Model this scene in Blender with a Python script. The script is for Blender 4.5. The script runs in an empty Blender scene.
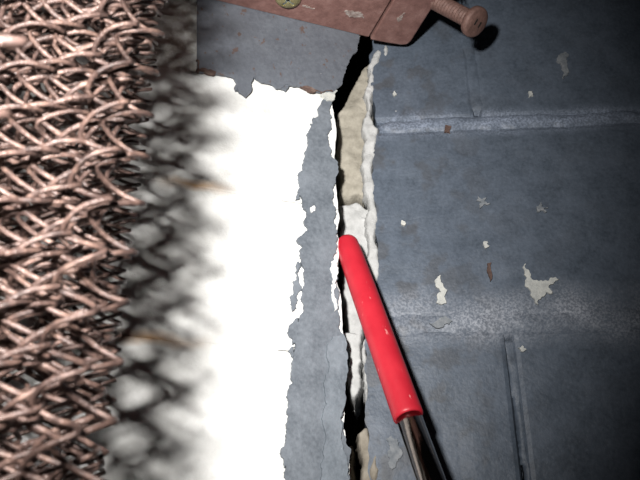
import bpy, bmesh, math, random
import numpy as np
from mathutils import Vector, Matrix, noise

random.seed(7)
S = bpy.context.scene
COL = S.collection

# ------------------------------------------------------------------ camera
FPX = 686.0                      # focal length in pixels of the 640x480 frame
PITCH = math.radians(24.7)       # the camera looks up
CZ = 0.30                        # height of the lens above the hearth
CAM = Vector((0, 0, CZ))
FWD = Vector((0, math.cos(PITCH), math.sin(PITCH)))
RGT = Vector((1, 0, 0))
UPV = Vector((0, -math.sin(PITCH), math.cos(PITCH)))
cd = bpy.data.cameras.new('camera')
cd.sensor_width = 36.0
cd.lens = FPX / 640 * 36
cd.clip_start = 0.005
cd.clip_end = 20
cd.dof.use_dof = True
cd.dof.focus_distance = 0.185
cd.dof.aperture_fstop = 46
cam = bpy.data.objects.new('camera', cd)
cam.matrix_world = Matrix.Translation(CAM) @ Matrix((RGT, UPV, -FWD)).transposed().to_4x4()
COL.objects.link(cam)
S.camera = cam

# ------------------------------------------------------------------ light: dim room + the camera's own flash
W = bpy.data.worlds.new('World')
S.world = W
W.use_nodes = True
W.node_tree.nodes['Background'].inputs[0].default_value = (0.75, 0.85, 1, 1)
W.node_tree.nodes['Background'].inputs[1].default_value = 0.006
fl = bpy.data.lights.new('camera_flash', 'SPOT')
fl.energy = 4.6
fl.color = (1, 0.97, 0.94)
fl.shadow_soft_size = 0.0048
fl.spot_size = math.radians(92)
fl.spot_blend = 1.0
flash = bpy.data.objects.new('camera_flash', fl)
FLP = CAM - RGT * 0.026 + UPV * 0.036
FAIM = FWD - RGT * 0.18 - UPV * 0.10
flash.matrix_world = Matrix.Translation(FLP) @ FAIM.to_track_quat('-Z', 'Y').to_matrix().to_4x4()
COL.objects.link(flash)
S.view_settings.view_transform = 'Standard'
S.view_settings.look = 'None'
S.view_settings.gamma = 1
S.view_settings.use_curve_mapping = False
S.view_settings.exposure = 0.0

# ------------------------------------------------------------------ helpers
def ray(px, py):
    return FWD + RGT * ((px - 320) / FPX) + UPV * ((240 - py) / FPX)

def at_depth(px, py, d):
    return CAM + ray(px, py) * d

class Plane:
    """vertical wall plane; local X runs along it, local Y into it, local Z up"""
    def __init__(self, org, ang):
        a = math.radians(ang)
        self.o = Vector(org)
        self.x = Vector((math.cos(a), math.sin(a), 0))
        self.y = Vector((-math.sin(a), math.cos(a), 0))
        self.m = Matrix.Translation(self.o) @ Matrix((self.x, self.y, Vector((0, 0, 1)))).transposed().to_4x4()
    def uv(self, px, py, n=0.0):
        o = self.o - self.y * n
        r = ray(px, py)
        t = (o - CAM).dot(self.y) / r.dot(self.y)
        p = CAM + r * t - o
        return (p.dot(self.x), p.z)
    def pts(self, l, n=0.0):
        return [self.uv(a, b, n) for a, b in l]

PR = Plane((0.010, 0.190, 0), -4)       # brick wall, comes nearer to the right
PL = Plane((0.010, 0.1805, 0), 19)       # white wall, comes nearer to the left

def link(name, me, mat, parent=None, matrix=None):
    o = bpy.data.objects.new(name, me)
    COL.objects.link(o)
    if mat and not me.materials:
        me.materials.append(mat)
    if parent is not None:
        o.parent = parent
    if matrix is not None:
        o.matrix_world = matrix
    return o

def tag(o, label=None, cat=None, group=None, kind=None):
    for k, v in (('label', label), ('category', cat), ('group', group), ('kind', kind)):
        if v:
            o[k] = v
    return o

def empty(name, loc):
    o = bpy.data.objects.new(name, None)
    o.empty_display_size = 0.01
    o.location = loc
    COL.objects.link(o)
    return o

def from_bm(name, bm, smooth=False):
    bmesh.ops.recalc_face_normals(bm, faces=bm.faces)
    me = bpy.data.meshes.new(name)
    bm.to_mesh(me)
    bm.free()
    if smooth:
        for p in me.polygons:
            p.use_smooth = True
    return me

def rag_line(a, b, amp, step, rng):
    """fractal midpoint displacement between two points, end excluded"""
    d = math.hypot(b[0] - a[0], b[1] - a[1])
    if d < step:
        return [a]
    nx, nz = -(b[1] - a[1]) / d, (b[0] - a[0]) / d
    k = rng.uniform(-1, 1) * amp * d
    m = ((a[0] + b[0]) / 2 + nx * k, (a[1] + b[1]) / 2 + nz * k)
    return rag_line(a, m, amp, step, rng) + rag_line(m, b, amp, step, rng)

def crosses(p):
    """does the closed outline cross itself?"""
    q = np.array(p)
    r = np.roll(q, -1, axis=0)
    d = r - q
    n = len(q)
    def side(o, e, t):
        return e[0] * (t[:, 1] - o[1]) - e[1] * (t[:, 0] - o[0])
    for i in range(n):
        s1 = side(q[i], d[i], q) * side(q[i], d[i], r)
        s2 = (d[:, 0] * (q[i][1] - q[:, 1]) - d[:, 1] * (q[i][0] - q[:, 0])) * (d[:, 0] * (r[i][1] - q[:, 1]) - d[:, 1] * (r[i][0] - q[:, 0]))
        m = (s1 < 0) & (s2 < 0)
        m[[i, (i + 1) % n, (i - 1) % n]] = False
        if m.any():
            return True
    return False

def ragged(pts, amp=0.22, step=0.0006, seed=1, closed=True, flat=()):
    n = len(pts)
    for attempt in range(12):
        rng = random.Random(seed + 1000 * attempt)
        k = amp * 0.93 ** attempt
        out = []
        for i in range(n if closed else n - 1):
            a, b = pts[i], pts[(i + 1) % n]
            if i in flat:
                out.append(a)
            else:
                out += rag_line(a, b, k, step, rng)
        if not closed:
            out.append(pts[-1])
            return out
        if not crosses(out):
            break
    return out

def prism(name, pts, n0, n1, mat, parent, relief=0.0):
    """outline pts (s,z) extruded from n0 (back) to n1 (front)"""
    bm = bmesh.new()
    f = [bm.verts.new((s, -n1 - (relief * noise.noise(Vector((s * 260, z * 260, 0))) if relief else 0), z)) for s, z in pts]
    b = [bm.verts.new((s, -n0, z)) for s, z in pts]
    n = len(pts)
    ff = bm.faces.new(f)
    for i in range(n):
        bm.faces.new((f[i], f[(i + 1) % n], b[(i + 1) % n], b[i]))
    bf = bm.faces.new(list(reversed(b)))
    bm.normal_update()
    bmesh.ops.triangulate(bm, faces=[ff, bf], ngon_method='BEAUTY')
    return link(name, from_bm(name, bm), mat, parent)

def inside(p, poly):
    x, y = p
    c = False
    n = len(poly)
    j = n - 1
    for i in range(n):
        xi, yi = poly[i]
        xj, yj = poly[j]
        if (yi > y) != (yj > y) and x < (xj - xi) * (y - yi) / (yj - yi) + xi:
            c = not c
        j = i
    return c

def lump(name, poly, fn, back, cell, mat, parent, edge=0.002):
    """rough lump: a fine grid over poly, front height fn(s,z) rounded off towards the outline"""
    xs = [p[0] for p in poly]
    zs = [p[1] for p in poly]
    x0, z0 = min(xs), min(zs)
    nx = int((max(xs) - x0) / cell) + 1
    nz = int((max(zs) - z0) / cell) + 1
    keep = set()
    for i in range(nx):
        for j in range(nz):
            if inside((x0 + (i + .5) * cell, z0 + (j + .5) * cell), poly):
                keep.add((i, j))
    A = np.array(poly)
    D = np.roll(A, -1, axis=0) - A
    LL = (D * D).sum(1) + 1e-18
    def dist(p):
        w = np.array(p) - A
        t = np.clip((w * D).sum(1) / LL, 0, 1)
        e = w - D * t[:, None]
        return math.sqrt((e * e).sum(1).min())
    bm = bmesh.new()
    V = {}
    def v(i, j):
        if (i, j) not in V:
            s, z = x0 + i * cell, z0 + j * cell
            s += cell * 0.35 * noise.noise(Vector((s * 900, z * 900, 3)))
            z += cell * 0.35 * noise.noise(Vector((s * 900, z * 900, 9)))
            d = min(1, dist((s, z)) / edge)
            h = back + (fn(s, z) - back) * math.sqrt(max(0, 1 - (1 - d) ** 2))
            V[(i, j)] = bm.verts.new((s, -h, z))
        return V[(i, j)]
    for i, j in keep:
        bm.faces.new((v(i, j), v(i + 1, j), v(i + 1, j + 1), v(i, j + 1)))
    r = bmesh.ops.extrude_face_region(bm, geom=bm.faces[:])
    for g in r['geom']:
        if isinstance(g, bmesh.types.BMVert):
            g.co.y = -back + 0.001
    return link(name, from_bm(name, bm, True), mat, parent)

def lathe(name, prof, mat, parent, seg=32, smooth=True, matrix=None):
    """prof: (r, h) along local Z"""
    bm = bmesh.new()
    rings = []
    for r, h in prof:
        if r < 1e-7:
            rings.append([bm.verts.new((0, 0, h))])
        else:
            rings.append([bm.verts.new((r * math.cos(2 * math.pi * k / seg), r * math.sin(2 * math.pi * k / seg), h)) for k in range(seg)])
    for a, b in zip(rings, rings[1:]):
        for k in range(seg):
            k2 = (k + 1) % seg
            if len(a) == 1:
                bm.faces.new((a[0], b[k], b[k2]))
            elif len(b) == 1:
                bm.faces.new((a[k], b[0], a[k2]))
            else:
                bm.faces.new((a[k], b[k], b[k2], a[k2]))
    return link(name, from_bm(name, bm, smooth), mat, parent)

# ------------------------------------------------------------------ materials
def new_mat(name):
    m = bpy.data.materials.new(name)
    m.use_nodes = True
    nt = m.node_tree
    b = nt.nodes['Principled BSDF']
    return m, nt, b

def N(nt, t, **kw):
    n = nt.nodes.new(t)
    for k, v in kw.items():
        setattr(n, k, v)
    return n

def noise_tex(nt, scale, detail=4, rough=0.6, coord='Object', stretch=None):
    tc = N(nt, 'ShaderNodeTexCoord')
    n = N(nt, 'ShaderNodeTexNoise')
    n.inputs['Scale'].default_value = scale
    n.inputs['Detail'].default_value = detail
    n.inputs['Roughness'].default_value = rough
    src = tc.outputs[coord]
    if stretch:
        mp = N(nt, 'ShaderNodeMapping')
        mp.inputs['Scale'].default_value = stretch
        nt.links.new(src, mp.inputs[0])
        src = mp.outputs[0]
    nt.links.new(src, n.inputs['Vector'])
    return n.outputs['Fac']

def ramp(nt, fac, stops):
    r = N(nt, 'ShaderNodeValToRGB')
    e = r.color_ramp.elements
    while len(e) < len(stops):
        e.new(0.5)
    for el, (p, c) in zip(e, stops):
        el.position = p
        el.color = c if len(c) == 4 else (*c, 1)
    nt.links.new(fac, r.inputs[0])
    return r.outputs[0]

def mix(nt, fac, a, b):
    m = N(nt, 'ShaderNodeMix', data_type='RGBA')
    for inp, v in ((m.inputs[0], fac), (m.inputs[6], a), (m.inputs[7], b)):
        if isinstance(v, (int, float)):
            inp.default_value = v
        elif isinstance(v, tuple):
            inp.default_value = (*v, 1)
        else:
            nt.links.new(v, inp)
    return m.outputs[2]

def math_n(nt, op, a, b=0.0, clamp=False):
    m = N(nt, 'ShaderNodeMath', operation=op, use_clamp=clamp)
    for inp, v in ((m.inputs[0], a), (m.inputs[1], b)):
        if isinstance(v, (int, float)):
            inp.default_value = v
        else:
            nt.links.new(v, inp)
    return m.outputs[0]

def bump(nt, b, h, strength, dist):
    n = N(nt, 'ShaderNodeBump')
    n.inputs['Strength'].default_value = strength
    n.inputs['Distance'].default_value = dist
    nt.links.new(h, n.inputs['Height'])
    nt.links.new(n.outputs[0], b.inputs['Normal'])

G0 = (0, 0, 0)
G1 = (1, 1, 1)

def paint_mat(name, dark, light, pale=(0.30, 0.31, 0.32), specks=0.70, rust=0.74, band=None, rough=0.5, patch=None):
    m, nt, b = new_mat(name)
    c = ramp(nt, noise_tex(nt, 110, 6, 0.72), [(0.34, dark), (0.64, light)])
    fine = noise_tex(nt, 900, 3, 0.6)
    c = mix(nt, math_n(nt, 'MULTIPLY', ramp(nt, fine, [(0.35, G0), (0.7, G1)]), 0.28), c, tuple(x * 1.7 for x in light))
    if patch:   # dull brownish rubbed patches
        pf = ramp(nt, noise_tex(nt, 95, 3, 0.5), [(0.52, G0), (0.58, G1)])
        sp_ = N(nt, 'ShaderNodeSeparateXYZ')
        nt.links.new(N(nt, 'ShaderNodeTexCoord').outputs['Object'], sp_.inputs[0])
        near = math_n(nt, 'SUBTRACT', 1.0, math_n(nt, 'DIVIDE', math_n(nt, 'SUBTRACT', sp_.outputs['X'], 0.018), 0.03), True)
        pf = math_n(nt, 'MULTIPLY', pf, math_n(nt, 'ADD', math_n(nt, 'MULTIPLY', near, 0.38), 0.06))
        c = mix(nt, pf, c, patch)
    if band:    # paint scuffed along the mortar joints
        sep = N(nt, 'ShaderNodeSeparateXYZ')
        tc = N(nt, 'ShaderNodeTexCoord')
        nt.links.new(tc.outputs['Object'], sep.inputs[0])
        wob = math_n(nt, 'MULTIPLY', math_n(nt, 'SUBTRACT', noise_tex(nt, 45, 4, 0.6), 0.5), 0.012)
        z = math_n(nt, 'ADD', sep.outputs['Z'], wob)
        for zc, half, amt, col in band:
            d = math_n(nt, 'ABSOLUTE', math_n(nt, 'SUBTRACT', z, zc))
            f = math_n(nt, 'SUBTRACT', 1.0, math_n(nt, 'DIVIDE', d, half), True)
            sp = ramp(nt, noise_tex(nt, 1400, 2, 0.7), [(0.42, G0), (0.62, G1)])
            f = math_n(nt, 'MULTIPLY', f, math_n(nt, 'ADD', math_n(nt, 'MULTIPLY', sp, 0.75), 0.25))
            f = math_n(nt, 'MULTIPLY', f, ramp(nt, noise_tex(nt, 60, 2, 0.5), [(0.3, (0.25,) * 3), (0.6, G1)]))
            c = mix(nt, math_n(nt, 'MULTIPLY', f, amt), c, col)
    if specks:
        s = ramp(nt, noise_tex(nt, 420, 2, 0.5), [(specks, G0), (specks + 0.03, G1)])
        c = mix(nt, s, c, pale)
    if rust:
        s = ramp(nt, noise_tex(nt, 330, 3, 0.6, stretch=(1.3, 1, 0.9)), [(rust, G0), (rust + 0.05, G1)])
        c = mix(nt, math_n(nt, 'MULTIPLY', s, 0.7), c, (0.10, 0.055, 0.035))
    nt.links.new(c, b.inputs['Base Color'])
    b.inputs['Roughness'].default_value = rough
    b.inputs['Specular IOR Level'].default_value = 0.3
    h = math_n(nt, 'ADD', noise_tex(nt, 160, 5, 0.7), math_n(nt, 'MULTIPLY', fine, 0.25))
    bump(nt, b, h, 0.35, 0.0010)
    return m

zj1 = PR.uv(520, 121)[1]
zj2 = PR.uv(520, 322)[1]
M_WALL = paint_mat('blue_grey_brick_paint', (0.046, 0.059, 0.077), (0.084, 0.103, 0.132), specks=0.79, rust=0.77,
                   band=[(zj1, 0.0060, 1.0, (0.25, 0.29, 0.37)), (zj2 + 0.0020, 0.0105, 1.0, (0.30, 0.32, 0.36))], patch=(0.050, 0.046, 0.042))
M_JOINT = paint_mat('scuffed_joint_paint', (0.090, 0.110, 0.145), (0.17, 0.20, 0.255), specks=0.72, rust=0.72)
M_STRIP = paint_mat('blue_grey_peeling_paint', (0.074, 0.086, 0.101), (0.140, 0.157, 0.178), specks=0.80, rust=None)
M_STRIP2 = paint_mat('pale_blue_grey_paint', (0.090, 0.106, 0.124), (0.160, 0.182, 0.206), specks=0.78, rust=None)
M_PLATE = paint_mat('plate_paint', (0.082, 0.091, 0.108), (0.108, 0.120, 0.138), specks=0.80, rust=0.635, rough=0.45)

def white_mat():
    m, nt, b = new_mat('white_paint')
    c = ramp(nt, noise_tex(nt, 60, 5, 0.7), [(0.25, (0.54, 0.54, 0.515)), (0.6, (0.70, 0.705, 0.69))])
    sep = N(nt, 'ShaderNodeSeparateXYZ')
    tc = N(nt, 'ShaderNodeTexCoord')
    nt.links.new(tc.outputs['Object'], sep.inputs[0])
    wob = math_n(nt, 'MULTIPLY', math_n(nt, 'SUBTRACT', noise_tex(nt, 60, 3, 0.6), 0.5), 0.008)
    for px, py, half, rx in ((195, 186, 0.0022, 0.012), (150, 338, 0.0025, 0.016)):   # brown water stains on the joints
        s0, z0 = PL.uv(px, py)
        d = math_n(nt, 'ABSOLUTE', math_n(nt, 'SUBTRACT', math_n(nt, 'ADD', sep.outputs['Z'], wob), z0))
        f = math_n(nt, 'SUBTRACT', 1.0, math_n(nt, 'DIVIDE', d, half), True)
        d2 = math_n(nt, 'ABSOLUTE', math_n(nt, 'SUBTRACT', sep.outputs['X'], s0))
        f2 = math_n(nt, 'SUBTRACT', 1.0, math_n(nt, 'DIVIDE', d2, rx), True)
        c = mix(nt, math_n(nt, 'MULTIPLY', f, math_n(nt, 'MULTIPLY', f2, 0.9)), c, (0.50, 0.30, 0.14))
    # grime in the bare rough margin beside the plate
    sl = PL.uv(188, 40)
    g = math_n(nt, 'LESS_THAN', math_n(nt, 'ADD', sep.outputs['X'], math_n(nt, 'MULTIPLY', wob, 1.2)), sl[0] + 0.005)
    g2 = math_n(nt, 'GREATER_THAN', math_n(nt, 'ADD', sep.outputs['Z'], wob), PL.uv(188, 72)[1])
    gm = math_n(nt, 'MULTIPLY', math_n(nt, 'MULTIPLY', g, g2), ramp(nt, noise_tex(nt, 240, 4, 0.7), [(0.4, G0), (0.6, G1)]))
    c = mix(nt, math_n(nt, 'MULTIPLY', gm, 0.65), c, (0.30, 0.27, 0.22))
    s = ramp(nt, noise_tex(nt, 500, 2, 0.5), [(0.775, G0), (0.80, G1)])
    c = mix(nt, math_n(nt, 'MULTIPLY', s, 0.8), c, (0.16, 0.15, 0.14))
    nt.links.new(c, b.inputs['Base Color'])
    b.inputs['Roughness'].default_value = 0.85
    b.inputs['Specular IOR Level'].default_value = 0.2
    bump(nt, b, noise_tex(nt, 220, 6, 0.7), 0.6, 0.001)
    return m
M_WHITE = white_mat()

def stone_mat(name, a, b_, c_, scale=180):
    m, nt, b = new_mat(name)
    c = ramp(nt, noise_tex(nt, scale, 5, 0.7), [(0.3, a), (0.5, b_), (0.7, c_)])
    nt.links.new(c, b.inputs['Base Color'])
    b.inputs['Roughness'].default_value = 0.9
    b.inputs['Specular IOR Level'].default_value = 0.2
    bump(nt, b, noise_tex(nt, 600, 5, 0.7), 0.6, 0.0008)
    return m
M_BEIGE = stone_mat('beige_mortar', (0.20, 0.185, 0.15), (0.29, 0.27, 0.225), (0.37, 0.345, 0.29))
M_PALE = stone_mat('pale_mortar', (0.30, 0.305, 0.30), (0.40, 0.405, 0.40), (0.48, 0.485, 0.48))
M_CHIP = stone_mat('chalky_chip', (0.30, 0.31, 0.30), (0.42, 0.43, 0.41), (0.52, 0.52, 0.48), 420)
M_CHIPDIM = stone_mat('faint_chip', (0.12, 0.135, 0.15), (0.18, 0.195, 0.21), (0.26, 0.27, 0.28), 420)
M_TAN = stone_mat('tan_mortar', (0.17, 0.15, 0.12), (0.24, 0.215, 0.175), (0.31, 0.28, 0.235))
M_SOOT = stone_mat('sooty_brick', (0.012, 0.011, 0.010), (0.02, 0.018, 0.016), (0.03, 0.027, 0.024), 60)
M_RUSTEDGE = stone_mat('rust_edge', (0.06, 0.040, 0.034), (0.10, 0.065, 0.055), (0.20, 0.15, 0.125), 400)
M_HEARTH = stone_mat('hearth_stone', (0.05, 0.048, 0.045), (0.08, 0.075, 0.07), (0.11, 0.10, 0.095), 40)

def metal_mat(name, stops, scale, metallic, rough, bscale=500, bstr=0.6, scratch=None):
    m, nt, b = new_mat(name)
    c = ramp(nt, noise_tex(nt, scale, 5, 0.65), stops)
    if scratch:
        s = ramp(nt, noise_tex(nt, scratch[0], 3, 0.6, stretch=scratch[3]), [(scratch[1], G0), (scratch[1] + 0.05, G1)])
        c = mix(nt, math_n(nt, 'MULTIPLY', s, 0.8), c, scratch[2])
    nt.links.new(c, b.inputs['Base Color'])
    b.inputs['Metallic'].default_value = metallic
    b.inputs['Roughness'].default_value = rough
    if bstr:
        bump(nt, b, noise_tex(nt, bscale, 4, 0.7), bstr, 0.0006)
    return m
M_WIRE = metal_mat('rusty_wire', [(0.30, (0.030, 0.020, 0.018)), (0.5, (0.080, 0.050, 0.042)), (0.66, (0.150, 0.094, 0.075)), (0.76, (0.25, 0.175, 0.145))], 420, 0.2, 0.40, 900, 0.7)
M_BRACKET = metal_mat('rusty_red_steel', [(0.28, (0.135, 0.068, 0.058)), (0.5, (0.205, 0.108, 0.093)), (0.72, (0.275, 0.160, 0.140))], 220, 0.15, 0.55, 700, 0.4,
                      scratch=(160, 0.68, (0.42, 0.36, 0.33), (0.5, 2.0, 1)))
M_BOLT = metal_mat('rusty_bolt', [(0.3, (0.10, 0.055, 0.045)), (0.7, (0.20, 0.115, 0.095))], 500, 0.15, 0.6, 900, 0.5)
M_BRASS = metal_mat('brassy_screw', [(0.3, (0.26, 0.22, 0.10)), (0.7, (0.42, 0.38, 0.20))], 600, 0.6, 0.35, 900, 0.2)
M_ZINC = metal_mat('screw_recess', [(0.3, (0.25, 0.32, 0.36)), (0.7, (0.5, 0.56, 0.58))], 600, 0.8, 0.3, 900, 0.2)
M_SHAFT = metal_mat('dark_polished_metal', [(0.3, (0.14, 0.12, 0.11)), (0.7, (0.21, 0.185, 0.17))], 300, 1.0, 0.06, 900, 0.05)

def red_mat():
    m, nt, b = new_mat('red_vinyl')
    c = ramp(nt, noise_tex(nt, 120, 4, 0.6), [(0.3, (0.38, 0.012, 0.024)), (0.7, (0.46, 0.020, 0.034))])
    s = ramp(nt, noise_tex(nt, 650, 3, 0.6, stretch=(1, 1, 0.5)), [(0.69, G0), (0.74, G1)])
    c = mix(nt, math_n(nt, 'MULTIPLY', s, 0.5), c, (0.75, 0.35, 0.33))
    nt.links.new(c, b.inputs['Base Color'])
    b.inputs['Roughness'].default_value = 0.42
    b.inputs['Specular IOR Level'].default_value = 0.4
    bump(nt, b, noise_tex(nt, 500, 4, 0.6), 0.25, 0.0004)
    return m
M_RED = red_mat()

# ------------------------------------------------------------------ the setting
def slab(name, x0, x1, n0, n1, z0, z1, mat, plane):
    bm = bmesh.new()
    bmesh.ops.create_cube(bm, size=1)
    for v in bm.verts:
        v.co = ((x0 + x1) / 2 + v.co.x * (x1 - x0), -((n0 + n1) / 2 + v.co.y * (n1 - n0)), (z0 + z1) / 2 + v.co.z * (z1 - z0))
    o = link(name, from_bm(name, bm), mat)
    o.matrix_world = plane.m
    return o

ZTOP = 0.66
bm = bmesh.new()
bmesh.ops.create_cube(bm, size=1)
for v in bm.verts:
    v.co = (v.co.x * 0.9, v.co.y * 0.6 + 0.05, v.co.z * 0.03 - 0.015)
floor = tag(link('floor', from_bm('floor', bm), M_HEARTH), 'dark stone hearth floor below the walls', kind='structure')

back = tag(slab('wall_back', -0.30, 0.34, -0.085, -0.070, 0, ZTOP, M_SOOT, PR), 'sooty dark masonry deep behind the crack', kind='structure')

# lips of the crack, in pixels of the photograph
LIP_L = [(395, -75), (376, -2), (366, 22), (357, 42), (350, 58), (343, 75), (335, 94), (332, 104), (334, 118), (335, 150), (336, 178), (338, 205), (337, 232), (338, 262),
         (340, 290), (342, 318), (344, 340), (345, 362), (344, 388), (345, 415), (346, 440), (347, 480), (349, 540), (354, 640), (361, 800)]
LIP_R = [(376, -75), (375, 0), (374, 48), (372, 90), (375, 130), (374, 170), (377, 215), (378, 255), (376, 290), (369, 318), (364, 345), (365, 372), (367, 398), (366, 425),
         (369, 455), (371, 485), (374, 540), (376, 640)]
lipL = PL.pts(LIP_L)
lipR = PR.pts(LIP_R)

def lip_at(lip, z):
    l = sorted(lip, key=lambda p: p[1])
    if z <= l[0][1]:
        return l[0][0]
    if z >= l[-1][1]:
        return l[-1][0]
    for a, b in zip(l, l[1:]):
        if a[1] <= z <= b[1]:
            t = (z - a[1]) / max(1e-9, b[1] - a[1])
            return a[0] + (b[0] - a[0]) * t

ragL = ragged(lipL, 0.10, 0.0008, 11, closed=False)
ragR = ragged(lipR, 0.12, 0.0008, 12, closed=False)

def brick(name, x0, x1, z0, z1, depth, mat, parent, seed, lipfn=None, lipside=0, gap=0.0, rel=0.0004, rnd=0.0019, cell=0.004):
    """one brick: gridded front with rounded arrises and slight unevenness; one end may follow the crack"""
    def stops(L, c):
        e = [0, 0.15 * rnd, 0.4 * rnd, rnd, 2 * rnd]
        k = max(2, int((L - 4 * rnd) / c))
        return e + [2 * rnd + (L - 4 * rnd) * q / k for q in range(1, k)] + [L - q for q in e[::-1]]
    bm = bmesh.new()
    g = []
    tilt = random.Random(seed).uniform(-0.0002, 0.0002)
    zs = stops(z1 - z0, 0.0011 if lipfn else cell)
    nz = len(zs) - 1
    for j in range(nz + 1):
        z = z0 + zs[j]
        a, b = x0, x1
        if lipfn and lipside > 0:
            b = lip_at(lipfn, z)
        if lipfn and lipside < 0:
            a = lip_at(lipfn, z)
        xs = stops(b - a, cell)
        if lipfn:   # keep the number of columns constant along a ragged end
            nc = max(4, int((x1 - x0) / cell))
            xs = [(b - a) * q / nc for q in range(nc + 1)]
            ed = rnd / (b - a)
            if lipside > 0:
                xs = [0, 0.4 * rnd, rnd] + [x for x in xs if x > (b - a) / nc * 0.5]
            else:
                xs = [x for x in xs if x < (b - a) * (1 - 0.5 / nc)] + [b - a - rnd, b - a - 0.4 * rnd, b - a]
        nx = len(xs) - 1
        row = []
        for i in range(nx + 1):
            s = a + xs[i]
            e = min(z - z0, z1 - z, s - a if lipside >= 0 else 1, b - s if lipside <= 0 else 1)
            d = max(0.0, min(1.0, e / rnd))
            n = -rnd * (1 - math.sqrt(max(0, 1 - (1 - d) ** 2))) + rel * noise.fractal(Vector((s * 70, z * 70, seed)), 1.0, 2.0, 3) + tilt
            row.append(bm.verts.new((s, -n, z)))
        g.append(row)
    for j in range(nz):
        for i in range(nx):
            bm.faces.new((g[j][i], g[j][i + 1], g[j + 1][i + 1], g[j + 1][i]))
    r = bmesh.ops.extrude_face_region(bm, geom=bm.faces[:])
    for v in r['geom']:
        if isinstance(v, bmesh.types.BMVert):
            v.co.y = depth
    return link(name, from_bm(name, bm), mat, parent)

# ---- right wall: painted bricks in running bond
H = zj1 - zj2
slab_r = slab('wall_right', 0.013, 0.335, -0.060, -0.0042, 0.0, ZTOP, M_WALL, PR)
wall_r = tag(slab_r, 'blue-grey painted brick wall to the right of the crack', kind='structure')
xj_low = PR.uv(518, 410)[0]
xj_top = PR.uv(474, 80)[0]
BL = 0.225
k0 = -5
seed = 0
for k in range(-6, 6):
    z0, z1 = zj2 + k * H + 0.0018, zj2 + (k + 1) * H - 0.0018
    z0, z1 = max(0.0005, z0), min(ZTOP, z1)
    if z1 - z0 < 0.012:
        continue
    j = xj_low if k % 2 == 1 else xj_low - BL / 2
    if k == 1:
        j = xj_top
    edges = sorted({-1.0, 0.335} | {e for e in (j + i * BL for i in range(-2, 4)) if 0.03 < e < 0.32})
    for a, b in zip(edges, edges[1:]):
        seed += 1
        first = a < -0.5
        lf = 0.0 if first else a + 0.0007
        rt = b - 0.0007 if b < 0.33 else b
        brick('brick', lf, rt, z0, z1, 0.050, M_WALL, wall_r, seed, ragR if first else None, -1 if first else 0)

# mortar joints: smeared over with paint, nearly flush with the bricks
def joint(pts, n1, mat, seed, edge=0.0022, amp=0.0004):
    fn = lambda s, z: n1 + amp * noise.fractal(Vector((s * 180, z * 180, seed)), 1, 2, 4)
    return lump('mortar_joint', pts, fn, -0.0030, 0.0007, mat, wall_r, edge=edge)
X0J = PR.uv(378, 121)[0]
for k in range(-4, 6):
    zz = zj2 + k * H
    if not 0.01 < zz < ZTOP - 0.01:
        continue
    hw = 0.0038 if k == 1 else 0.0052
    n1 = {1: 0.0002, 0: 0.0001}.get(k, 0.0)
    rj = random.Random(40 + k)
    top = [(X0J + i * 0.004, zz + hw * (0.4 if i == 0 else rj.uniform(0.7, 1.3))) for i in range(76)]
    bot = [(X0J + i * 0.004, zz - hw * (0.4 if i == 0 else rj.uniform(0.7, 1.2))) for i in range(76)]
    joint(top + bot[::-1], n1, M_WALL, 30 + k, 0.0036 if k == 1 else 0.0050)
# upright joints: the lower one is raked out, the upper one filled to a faint line
joint(PR.pts([(452, 0), (474, 0), (480, 48), (487, 80), (493, 113), (467, 113), (461, 80), (455, 48)]), 0.0, M_WALL, 52, 0.0042)
joint(PR.pts([(502, 338), (518, 338), (524, 375), (529, 410), (540, 482), (549, 540), (535, 540), (526, 482), (515, 410), (509, 375)]), -0.0011, M_WALL, 53, 0.0008)

# chalky edge of the brickwork beside the crack
def fedge(s, z):
    return 0.0003 + 0.0004 * noise.fractal(Vector((s * 300, z * 300, 1)), 1, 2, 4)
edge_px = [(374, 50), (379, 46), (384, 52), (381, 62), (377, 66), (376, 92), (377, 125), (381, 128), (379, 138), (377, 148), (378, 185), (380, 215), (381, 250), (379, 290), (373, 318),
           (368, 345), (369, 372), (370, 398), (368, 402), (364, 398), (362, 372), (361, 345), (364, 318), (368, 290), (366, 250), (364, 215), (361, 185), (362, 150), (360, 128), (362, 92), (366, 66)]
lump('mortar_edge', ragged(PR.pts(edge_px), 0.12, 0.0009, 61), fedge, -0.010, 0.00045, M_PALE, wall_r, edge=0.0012)
for pts, sd in (([(383, 44), (388, 43), (390, 50), (386, 58), (382, 54)], 3), ([(369, 440), (373, 436), (376, 448), (378, 462), (381, 470), (377, 484), (371, 484), (370, 462)], 5)):
    lump('mortar_edge', ragged(PR.pts(pts), 0.15, 0.0007, sd), fedge, -0.004, 0.0004, M_PALE if sd == 3 else M_TAN, wall_r, edge=0.0012)

# mortar left inside the crack
def fill(depth, sd, amp=0.0014):
    return lambda s, z: -depth + amp * noise.fractal(Vector((s * 150, z * 150, sd)), 1, 2, 5)
up = [(353, 85), (362, 70), (372, 60), (380, 60), (380, 150), (380, 208), (366, 207), (357, 200), (348, 203), (336, 202), (336, 170), (336, 135), (336, 116), (345, 102)]
lump('crack_mortar', ragged(PR.pts(up, -0.006), 0.10, 0.0010, 71), fill(0.0036, 2, 0.0009), -0.030, 0.0005, M_BEIGE, wall_r, edge=0.0012)
lo = [(336, 204), (349, 205), (358, 202), (367, 209), (382, 210), (385, 290), (372, 318), (366, 335), (362, 352), (360, 372), (361, 386), (355, 404), (350, 394), (349, 372), (351, 356), (346, 345), (343, 320), (341, 290), (338, 250)]
lump('crack_mortar', ragged(PR.pts(lo, -0.006), 0.10, 0.0010, 72), fill(0.0034, 5, 0.0010), -0.030, 0.0005, M_PALE, wall_r, edge=0.0014)
tn = [(354, 432), (363, 424), (372, 424), (374, 450), (378, 490), (378, 560), (364, 560), (362, 490), (360, 462), (355, 444)]
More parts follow.
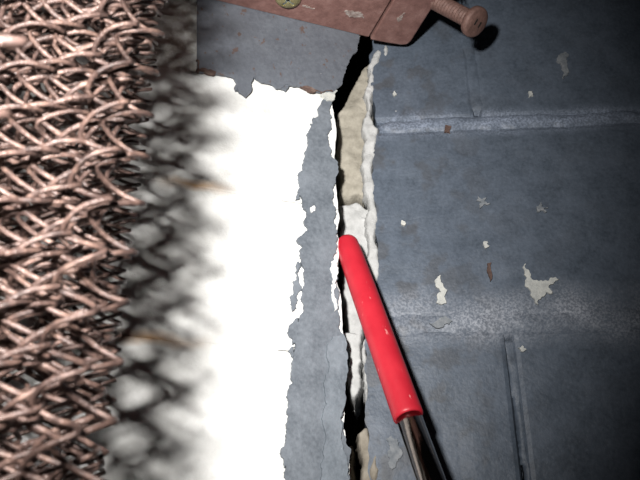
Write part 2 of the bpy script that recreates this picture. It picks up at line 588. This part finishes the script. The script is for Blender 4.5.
lump('crack_mortar', ragged(PR.pts(tn, -0.001), 0.12, 0.0010, 73), fill(0.0012, 7, 0.0009), -0.030, 0.0005, M_TAN, wall_r, edge=0.0012)
gr = [(350, 440), (356, 452), (357, 475), (356, 520), (346, 520), (346, 470)]
lump('crack_mortar', ragged(PR.pts(gr, -0.012), 0.12, 0.0010, 74), fill(0.0080, 9), -0.034, 0.0005, M_TAN, wall_r, edge=0.0012)
fk = [(341, 330), (363, 332), (362, 350), (361, 370), (363, 386), (358, 396), (354, 406), (349, 396), (345, 376), (348, 358), (342, 346)]
lump('crack_mortar', ragged(PR.pts(fk, 0.003), 0.12, 0.0008, 75), fill(-0.0030, 4, 0.0006), -0.012, 0.0004, M_PALE, wall_r, edge=0.0007)

# pale chips knocked into the paint
chips = [([(437, 279), (441, 276), (443, 286), (447, 291), (445, 300), (446, 304), (440, 305), (436, 303), (437, 297), (441, 293), (436, 288)], M_CHIP),
         ([(522, 268), (525, 264), (529, 273), (534, 281), (542, 282), (559, 280), (552, 285), (548, 288), (552, 294), (546, 293), (541, 298), (538, 305), (533, 299), (529, 290), (525, 283)], M_CHIP),
         ([(560, 55), (564, 53), (567, 62), (567, 75), (563, 80), (561, 70)], M_CHIPDIM),
         ([(528, 93), (532, 92), (533, 97), (529, 98)], M_CHIP),
         ([(483, 243), (487, 242), (489, 247), (485, 249)], M_CHIP),
         ([(402, 221), (405, 222), (405, 226), (401, 225)], M_CHIP),
         ([(393, 94), (395, 92), (397, 95), (394, 97)], M_CHIP),
         ([(478, 196), (481, 200), (486, 198), (484, 202), (490, 204), (484, 205), (480, 209), (481, 203), (476, 202)], M_CHIPDIM),
         ([(536, 208), (541, 203), (541, 207), (548, 208), (543, 210), (546, 213), (540, 211), (537, 213)], M_CHIPDIM),
         ([(388, 455), (386, 440), (391, 436), (398, 446), (402, 456), (396, 462), (392, 470)], M_CHIPDIM),
         ([(429, 324), (437, 321), (449, 319), (452, 322), (444, 325), (434, 327)], M_CHIPDIM),
         ([(518, 348), (522, 346), (526, 350), (521, 352)], M_CHIP)]
for i, (c, mt) in enumerate(chips):
    prism('paint_chip', ragged(PR.pts(c), 0.26, 0.0005, 80 + i), -0.0012, 0.0007, mt, wall_r, relief=0.0002)
# rust runs
for i, c in enumerate(([(487, 264), (491, 263), (492, 276), (490, 282), (488, 274)], [(445, 126), (451, 127), (450, 134), (444, 133)])):
    prism('rust_spot', ragged(PR.pts(c), 0.15, 0.0007, 95 + i), -0.0012, 0.0007, M_RUSTEDGE, wall_r)

# ---- left wall: bricks under white paint with hairline joints
wall_l = tag(slab('wall_left', -0.32, -0.022, -0.055, -0.0003, 0.0, ZTOP, M_WHITE, PL), 'white painted wall with peeling blue-grey edge left of the crack', kind='structure')
za = PL.uv(195, 186)[1]
zb = PL.uv(150, 338)[1]
HL = za - zb
for k in range(-8, 10):
    z0, z1 = zb + k * HL + 0.0001, zb + (k + 1) * HL - 0.0001
    z0, z1 = max(0.0005, z0), min(ZTOP, z1)
    if z1 - z0 < 0.01:
        continue
    j = -0.095 if k % 2 else -0.155
    brick('brick', j + 0.0003, 0, z0, z1, 0.050, M_WHITE, wall_l, 200, ragL, 1, rnd=0.0003, rel=0.0004)
    brick('brick', -0.32, j - 0.0003, z0, z1, 0.050, M_WHITE, wall_l, 200, rnd=0.0003, rel=0.0004)

# peeling paint film along the lip
strip_px = [(331, 96), (322, 101), (318, 108), (317, 118), (309, 122), (306, 135), (306, 150), (303, 160), (304, 172), (298, 182), (297, 192), (302, 200), (306, 212), (307, 231), (299, 237), (296, 241),
            (302, 247), (301, 260), (303, 275), (300, 290), (303, 305), (299, 318), (298, 335), (294, 352), (291, 368), (293, 382), (288, 402), (287, 422), (285, 440), (284, 462), (287, 482), (290, 540), (296, 620), (291, 700), (297, 800),
            (362, 800), (355, 640), (350, 540), (347, 482), (345, 440), (344, 400), (345, 362), (343, 340), (339, 322), (337, 300), (335, 285), (335, 268), (332, 258), (336, 248), (336, 232), (334, 212), (333, 195), (335, 178), (333, 160),
            (330, 150), (329, 132), (331, 118), (331, 104)]
prism('paint_film', ragged(PL.pts(strip_px), 0.21, 0.0005, 104, flat=()), -0.0012, 0.0009, M_STRIP, wall_l)
over_px = [(331, 338), (341, 335), (345, 345), (344, 400), (347, 482), (350, 540), (353, 640), (341, 625), (331, 570), (319, 482), (322, 450), (321, 425), (325, 405), (323, 392), (327, 372), (325, 356)]
prism('paint_film', ragged(PL.pts(over_px), 0.14, 0.0008, 102), 0.0006, 0.0016, M_STRIP2, wall_l)
flakes = [[(297, 262), (300, 268), (298, 280), (299, 292), (296, 304), (292, 312), (290, 305), (293, 292), (292, 282), (295, 272)],
          [(293, 322), (298, 318), (297, 334), (292, 345), (290, 338)],
          [(286, 424), (290, 428), (289, 440), (285, 436)],
          [(282, 452), (286, 448), (287, 460), (284, 468)],
          [(300, 172), (304, 168), (303, 178), (299, 182)],
          [(296, 196), (299, 194), (299, 200), (295, 201)],
          [(288, 352), (293, 347), (292, 358)], [(290, 378), (294, 374), (293, 384)]]
for i, c in enumerate(flakes):
    prism('paint_flake', ragged(PL.pts(c), 0.25, 0.0005, 110 + i), -0.0012, 0.0008, M_STRIP, wall_l)
# white chips in the film
for i, c in enumerate(([(310, 208), (314, 206), (315, 211), (311, 213)], [(308, 120), (312, 118), (312, 124)], [(331, 262), (335, 260), (336, 276), (333, 284), (332, 274)], [(331, 285), (335, 284), (336, 300), (334, 312), (332, 300)], [(334, 390), (336, 389), (335, 398)])):
    prism('paint_chip', ragged(PL.pts(c, 0.0009), 0.2, 0.0005, 130 + i), 0.0004, 0.00125, M_WHITE, wall_l)

# ------------------------------------------------------------------ painted plate above the white wall
PO = 0.0016
plate = empty('painted_plate', (0, 0, 0))
plate.matrix_world = PL.m
tag(plate, 'flat blue-grey painted plate with rust specks, under the rusty bracket', 'plate')
plate_px = [(197, 71), (212, 73), (226, 75), (234, 78), (237, 84), (239, 92), (246, 97), (251, 92), (251, 83), (254, 77), (262, 82), (272, 84), (276, 88), (281, 88), (286, 84), (294, 86), (310, 90), (328, 92), (333, 92),
            (344, 75), (351, 58), (359, 42), (368, 22), (378, -2), (397, -75), (197, -75)]
pp = PL.pts(plate_px, PO)
rp = ragged(pp, 0.13, 0.0007, 141, flat=(22, 23, 24, 25))
body = prism('plate_body', rp, 0.0009, PO, M_PLATE, plate)
for c, sd in (([(277, 84), (283, 82), (288, 88), (285, 93), (279, 90)], 1), ([(234, 88), (237, 87), (238, 91), (235, 93)], 2)):
    prism('paint_flake', ragged(PL.pts(c), 0.22, 0.0005, 150 + sd), 0.0004, 0.0013, M_PLATE, plate)
for c, sd in (([(197, 69), (208, 70.5), (216, 72), (215, 74), (206, 73), (197, 72)], 3), ([(300, 87), (314, 89), (332, 90.5), (333, 92), (322, 93), (312, 92), (308, 91)], 4), ([(196, 60), (198, 60), (199, 70), (196, 71)], 5)):
    prism('rust_edge', ragged(PL.pts(c, PO), 0.2, 0.0006, 150 + sd), 0.0009, PO + 0.00025, M_RUSTEDGE, plate)
prism('bare_chip', ragged(PL.pts([(319, 97), (327, 92), (336, 93), (333, 101), (326, 103)]), 0.2, 0.0006, 161), 0.0004, 0.0014, M_CHIP, plate)

# ------------------------------------------------------------------ rusty bracket: we look up at its underside
zb_ = PL.uv(290, 18.5, PO)[1]
def on_under(px, py):
    """point on the horizontal underside of the bracket -> plane coordinates (s, n)"""
    r = ray(px, py)
    t = (zb_ - CZ) / r.z
    p = CAM + r * t - PL.o
    return p.dot(PL.x), -p.dot(PL.y)
br = empty('curtain_bracket', (0, 0, 0))
br.matrix_world = PL.m @ Matrix.Translation((0, -PO, zb_))
tag(br, 'rusty red-brown steel bracket fixed over the painted plate', 'bracket')
OFF = Vector((0, -PO, zb_))
sx = on_under(369, 38)[0]
def solid(name, outline, h0, h1, mat, parent, bev=0.0006):
    """outline in (s, n) of the wall plane; extruded upward"""
    bm = bmesh.new()
    f = [bm.verts.new((s, -n + PO, h0)) for s, n in outline]
    face = bm.faces.new(f)
    r = bmesh.ops.extrude_face_region(bm, geom=[face])
    for v in r['geom']:
        if isinstance(v, bmesh.types.BMVert):
            v.co.z = h1
    bmesh.ops.recalc_face_normals(bm, faces=bm.faces)
    bmesh.ops.bevel(bm, geom=bm.edges[:], offset=bev, segments=2, affect='EDGES', profile=0.5)
    return link(name, from_bm(name, bm), mat, parent)
N1 = PO + 0.036
solid('bar', [(-0.13, PO), (sx - 0.0002, PO), (sx - 0.0002, N1), (-0.13, N1)], 0, 0.009, M_BRACKET, br, 0.0004)
# end block with a rounded corner, its back edge a little off the wall
e = [on_under(370, 38.5), on_under(388, 42), on_under(402, 44), on_under(407, 43.5), on_under(411, 40), on_under(416, 32), on_under(437, -1), on_under(447, -18)]
s8, n8 = e[-1]
e2 = e + [(s8 + 0.0012, N1), (sx + 0.0002, N1)]
solid('end_block', e2, -0.0006, 0.010, M_BRACKET, br, 0.0005)
# scuffs on the underside
for i, px_ in enumerate(([(344, 11), (352, 10.5), (363, 14), (364, 18), (355, 17), (346, 14)], [(302, 5), (308, 6), (315, 8), (308, 7.5)], [(397, 16), (402, 13), (405, 11), (403, 15), (398, 20)])):
    o = ragged([on_under(*p) for p in px_], 0.22, 0.0005, 170 + i)
    bm = bmesh.new()
    h = -0.0008 if i == 2 else -0.0002
    a = [bm.verts.new((s, -n + PO, h)) for s, n in o]
    b_ = [bm.verts.new((s, -n + PO, 0.0004)) for s, n in o]
    fa, fb = bm.faces.new(a), bm.faces.new(b_[::-1])
    for q in range(len(o)):
        bm.faces.new((a[q], b_[q], b_[(q + 1) % len(o)], a[(q + 1) % len(o)]))
    bmesh.ops.triangulate(bm, faces=[fa, fb], ngon_method='BEAUTY')
    link('scuff', from_bm('scuff', bm), stone_mat('scuffed_steel', (0.16, 0.11, 0.10), (0.25, 0.20, 0.18), (0.40, 0.36, 0.34), 700), br)

# pan-head screw driven up into the underside
scr = empty('crosshead_screw', (0, 0, 0))
ss, sn = on_under(288, -3.5)
scr.matrix_world = PL.m @ Matrix.Translation((ss, -sn, zb_)) @ Matrix.Rotation(math.radians(25), 4, 'Z')
tag(scr, 'small brassy cross-head screw in the underside of the rusty bracket', 'screw')
bm = bmesh.new()
R_ = 0.0043
NR, NS = 22, 72
rings = [[bm.verts.new((0, 0, -0.0009))]]
for i in range(1, NR + 1):
    r = R_ * i / NR
    rr = []
    for k in range(NS):
        a = 2 * math.pi * k / NS
        x, y = r * math.cos(a), r * math.sin(a)
        h = -0.0022 * math.sqrt(max(0, 1 - (i / NR) ** 2.6))
        if (abs(x) < 0.00055 and abs(y) < 0.0026) or (abs(y) < 0.00055 and abs(x) < 0.0026):
            h = -0.0009
        rr.append(bm.verts.new((x, y, h)))
    rings.append(rr)
for k in range(NS):
    bm.faces.new((rings[0][0], rings[1][k], rings[1][(k + 1) % NS]))
for a, b_ in zip(rings[1:], rings[2:]):
    for k in range(NS):
        bm.faces.new((a[k], b_[k], b_[(k + 1) % NS], a[(k + 1) % NS]))
link('head', from_bm('head', bm), M_BRASS, scr)
bm = bmesh.new()
for w, l in ((0.0005, 0.0025), (0.0025, 0.0005)):
    r = bmesh.ops.create_cube(bm, size=1)
    for v in r['verts']:
        v.co = (v.co.x * 2 * w, v.co.y * 2 * l, -0.0011 + v.co.z * 0.0006)
link('cross_recess', from_bm('cross_recess', bm), M_ZINC, scr)
lathe('screw_shank', [(0.0019, 0.0001), (0.0019, 0.008), (0, 0.010)], M_BRASS, scr, 16)

# threaded bolt leaning out of the end block
bolt = empty('threaded_bolt', (0, 0, 0))
bs, bn = on_under(431, 8)
B0 = PL.m @ Vector((bs - 0.001, -bn, zb_ + 0.0042))
DB = (B0 - CAM).dot(FWD)
B1 = at_depth(474, 21.5, DB - 0.0135)
ax = (B1 - B0).normalized()
bolt.matrix_world = Matrix.Translation(B0) @ ax.to_track_quat('Z', 'Y').to_matrix().to_4x4()
tag(bolt, 'rusty threaded bolt with round head sticking out of the bracket end', 'bolt')
Lb = (B1 - B0).length
bm = bmesh.new()
prev = None
NT = 32
pitch = 0.00125
rows = int((Lb + 0.006) / 0.00013)
for i in range(rows + 1):
    h = -0.006 + i * 0.00013
    if h > Lb - 0.0005:
        break
    rr = []
    for k in range(NT):
        a = 2 * math.pi * k / NT
        t = (h / pitch + k / NT) % 1.0
        r = 0.00215 + 0.0006 * (1 - abs(2 * t - 1))
        rr.append(bm.verts.new((r * math.cos(a), r * math.sin(a), h)))
    if prev:
        for k in range(NT):
            bm.faces.new((prev[k], prev[(k + 1) % NT], rr[(k + 1) % NT], rr[k]))
    prev = rr
link('threaded_shank', from_bm('threaded_shank', bm, True), M_BOLT, bolt)
lathe('collar', [(0.0022, Lb - 0.0022), (0.0029, Lb - 0.0020), (0.0030, Lb - 0.0011), (0.0024, Lb - 0.0008)], M_BOLT, bolt, 24)
hp = 0.0046
head = lathe('bolt_head', [(0, Lb - 0.001), (hp * 0.9, Lb - 0.001), (hp, Lb - 0.0006), (hp * 1.02, Lb + 0.0006), (hp * 0.97, Lb + 0.0012), (hp * 0.85, Lb + 0.0015), (hp * 0.3, Lb + 0.0016), (0, Lb + 0.0016)], M_BOLT, bolt, 40)
for q in (-1, 1):
    bm = bmesh.new()
    bmesh.ops.create_cube(bm, size=1)
    for v in bm.verts:
        v.co = (q * 0.0011 + v.co.x * 0.0005, v.co.y * 0.0018, Lb + 0.0013 + v.co.z * 0.0008)
    bmesh.ops.rotate(bm, verts=bm.verts, cent=(0, 0, 0), matrix=Matrix.Rotation(math.radians(15), 3, 'Z'))
    link('slot_mark', from_bm('slot_mark', bm), M_SOOT, head)

# ------------------------------------------------------------------ red tipped probe poked at the crack
T0 = at_depth(345.5, 240, 0.2000)
T1 = at_depth(409, 418, 0.1590)
ax = (T1 - T0).normalized()
RL = (T1 - T0).length
probe = empty('probe', (0, 0, 0))
probe.matrix_world = Matrix.Translation(T0) @ ax.to_track_quat('Z', 'Y').to_matrix().to_4x4()
tag(probe, 'polished dark metal rod with red plastic sleeve pointing into the crack', 'probe')
R0 = 0.0036
prof = [(0, -0.0006)]
for i in range(1, 9):
    a = math.pi / 2 * i / 8
    prof.append((R0 * 0.93 * math.sin(a) ** 0.8, -0.0006 + 0.0030 * (1 - math.cos(a))))
prof += [(R0 * 0.97, 0.008), (R0, 0.02), (R0 * 1.0, RL * 0.6), (R0 * 1.01, RL - 0.0015), (R0 * 1.02, RL - 0.0009), (R0 * 1.00, RL - 0.0004), (R0 * 0.96, RL - 0.0001), (R0 * 0.91, RL), (R0 * 0.85, RL)]
lathe('red_sleeve', prof, M_RED, probe, 40)
r1 = 0.00308
lathe('rod', [(0, RL - 0.03), (r1, RL - 0.03), (r1, RL + 0.045), (r1 * 0.96, RL + 0.0455), (r1 * 0.96, RL + 0.0465), (r1, RL + 0.047), (r1, RL + 0.058), (r1 * 0.8, RL + 0.0592), (0, RL + 0.0592)], M_SHAFT, probe, 40)

# ------------------------------------------------------------------ rusty woven wire curtain, bunched into folds
cur = empty('mesh_curtain', (-0.045, 0.086, CZ - 0.045))
tag(cur, 'bunched curtain of rusty woven wire mesh hanging in front of the white wall', 'curtain')
KC = 0.72            # the folds hang this fraction of the way out from the wall
PITCHZ = 0.0102 * KC
CW = 0.0112 * KC     # bend to bend
SP = 0.0086 * KC     # spacing of neighbouring coils
RW = 0.00051 * KC
def tri(t):
    t = t % 1.0
    return 4 * t - 1 if t < 0.5 else 3 - 4 * t
def coil(cx, cy, tx, ty, phase, z0, z1, rw, width, thick, rng):
    """one flattened spiral running upwards; (tx,ty) is the direction of the cloth"""
    nx_, ny_ = -ty, tx
    per = 14
    n = int((z1 - z0) / PITCHZ * per)
    P = []
    jx, jy = rng.uniform(-0.6, 0.6), rng.uniform(-0.6, 0.6)
    for i in range(n + 1):
        th = i / per + phase
        z = z0 + (z1 - z0) * i / n
        t = th % 1.0
        lat = tri(t)
        lat = math.copysign(min(1, abs(lat) ** 0.95), lat)
        if abs(lat) > 0.86:
            lat = math.copysign(0.86 + (abs(lat) - 0.86) * 0.55, lat)
        nor = math.cos(2 * math.pi * t + math.pi / 2) * (1.0 if abs(lat) < 0.8 else 0.9)
        w = 0.0005 * noise.noise(Vector((z * 60 + jx * 9, cx * 300, 1)))
        w2 = 0.0006 * noise.noise(Vector((z * 45 + jy * 9, cx * 300, 7)))
        a = lat * width / 2
        b = nor * thick
        P.append(Vector((cx + tx * a + nx_ * b + w, cy + ty * a + ny_ * b + w2, z + 0.0006 * noise.noise(Vector((th * 3.1, cx * 500, cy * 500))))))
    SEG = 7
    bm = bmesh.new()
    prev = None
    for i, p in enumerate(P):
        t = (P[min(i + 1, n)] - P[max(i - 1, 0)]).normalized()
        u = t.cross(Vector((0, 0, 1)))
        if u.length < 1e-4:
            u = Vector((1, 0, 0))
        u.normalize()
        v = t.cross(u)
        rr = [bm.verts.new(p + (u * math.cos(2 * math.pi * k / SEG) + v * math.sin(2 * math.pi * k / SEG)) * rw) for k in range(SEG)]
        if prev:
            for k in range(SEG):
                bm.faces.new((prev[k], prev[(k + 1) % SEG], rr[(k + 1) % SEG], rr[k]))
        else:
            bm.faces.new(rr[::-1])
        prev = rr
    bm.faces.new(prev)
    bmesh.ops.translate(bm, verts=bm.verts, vec=-cur.location)
    return link('wire_coil', from_bm('wire_coil', bm, True), M_WIRE, cur)
# plan of the folds (x, y): from the free right-hand edge into the gathered bunch
pv = []
rf = random.Random(3)
ys = [0.0780 + 0.0040 * k for k in range(10)]
for i, y in enumerate(ys):
    xr = -0.352 * y + (0.0004, 0.0014, -0.0016, 0.0012, 0.0002, 0.0016, 0.0024, 0.0014, 0.0032, 0.0028)[i]
    run = [(xr, y)] + [(xr - 0.0085 * k + rf.uniform(-0.001, 0.001), y + 0.0028 * math.sin(k * 1.9 + i * 1.3) + rf.uniform(-0.0014, 0.0014)) for k in range(1, 7)]
    if i % 2:
        run = run[::-1]
    pv += [Vector(p) for p in run]
dense = []
for i in range(len(pv) - 1):
    p0, p1, p2, p3 = pv[max(i - 1, 0)], pv[i], pv[i + 1], pv[min(i + 2, len(pv) - 1)]
    for k in range(20):
        t = k / 20
        dense.append(0.5 * ((2 * p1) + (p2 - p0) * t + (2 * p0 - 5 * p1 + 4 * p2 - p3) * t * t + (3 * p1 - p0 - 3 * p2 + p3) * t ** 3))
rng = random.Random(5)
acc = SP * 0.5
idx = 0
for a, b in zip(dense, dense[1:]):
    d = (b - a)
    acc += d.length
    if acc >= SP:
        acc -= SP
        t = d.normalized()
        coil(b.x, b.y, t.x, t.y, 0.25 + 0.5 * (idx % 2) + 0.31 * int(idx / 7), CZ - 0.045 + rng.uniform(-0.0008, 0.0008), CZ + 0.170, RW * rng.uniform(0.92, 1.1), CW, 0.0027 * KC, rng)
        idx += 1
# a stray fold swung out towards the lens at the far left
coil(-0.0269, 0.0430, -1.0, 0.12, (0.015 - 0.0371) / PITCHZ + 4.0, CZ + 0.015, CZ + 0.12, RW * 1.05, CW, 0.0020 * KC, rng)
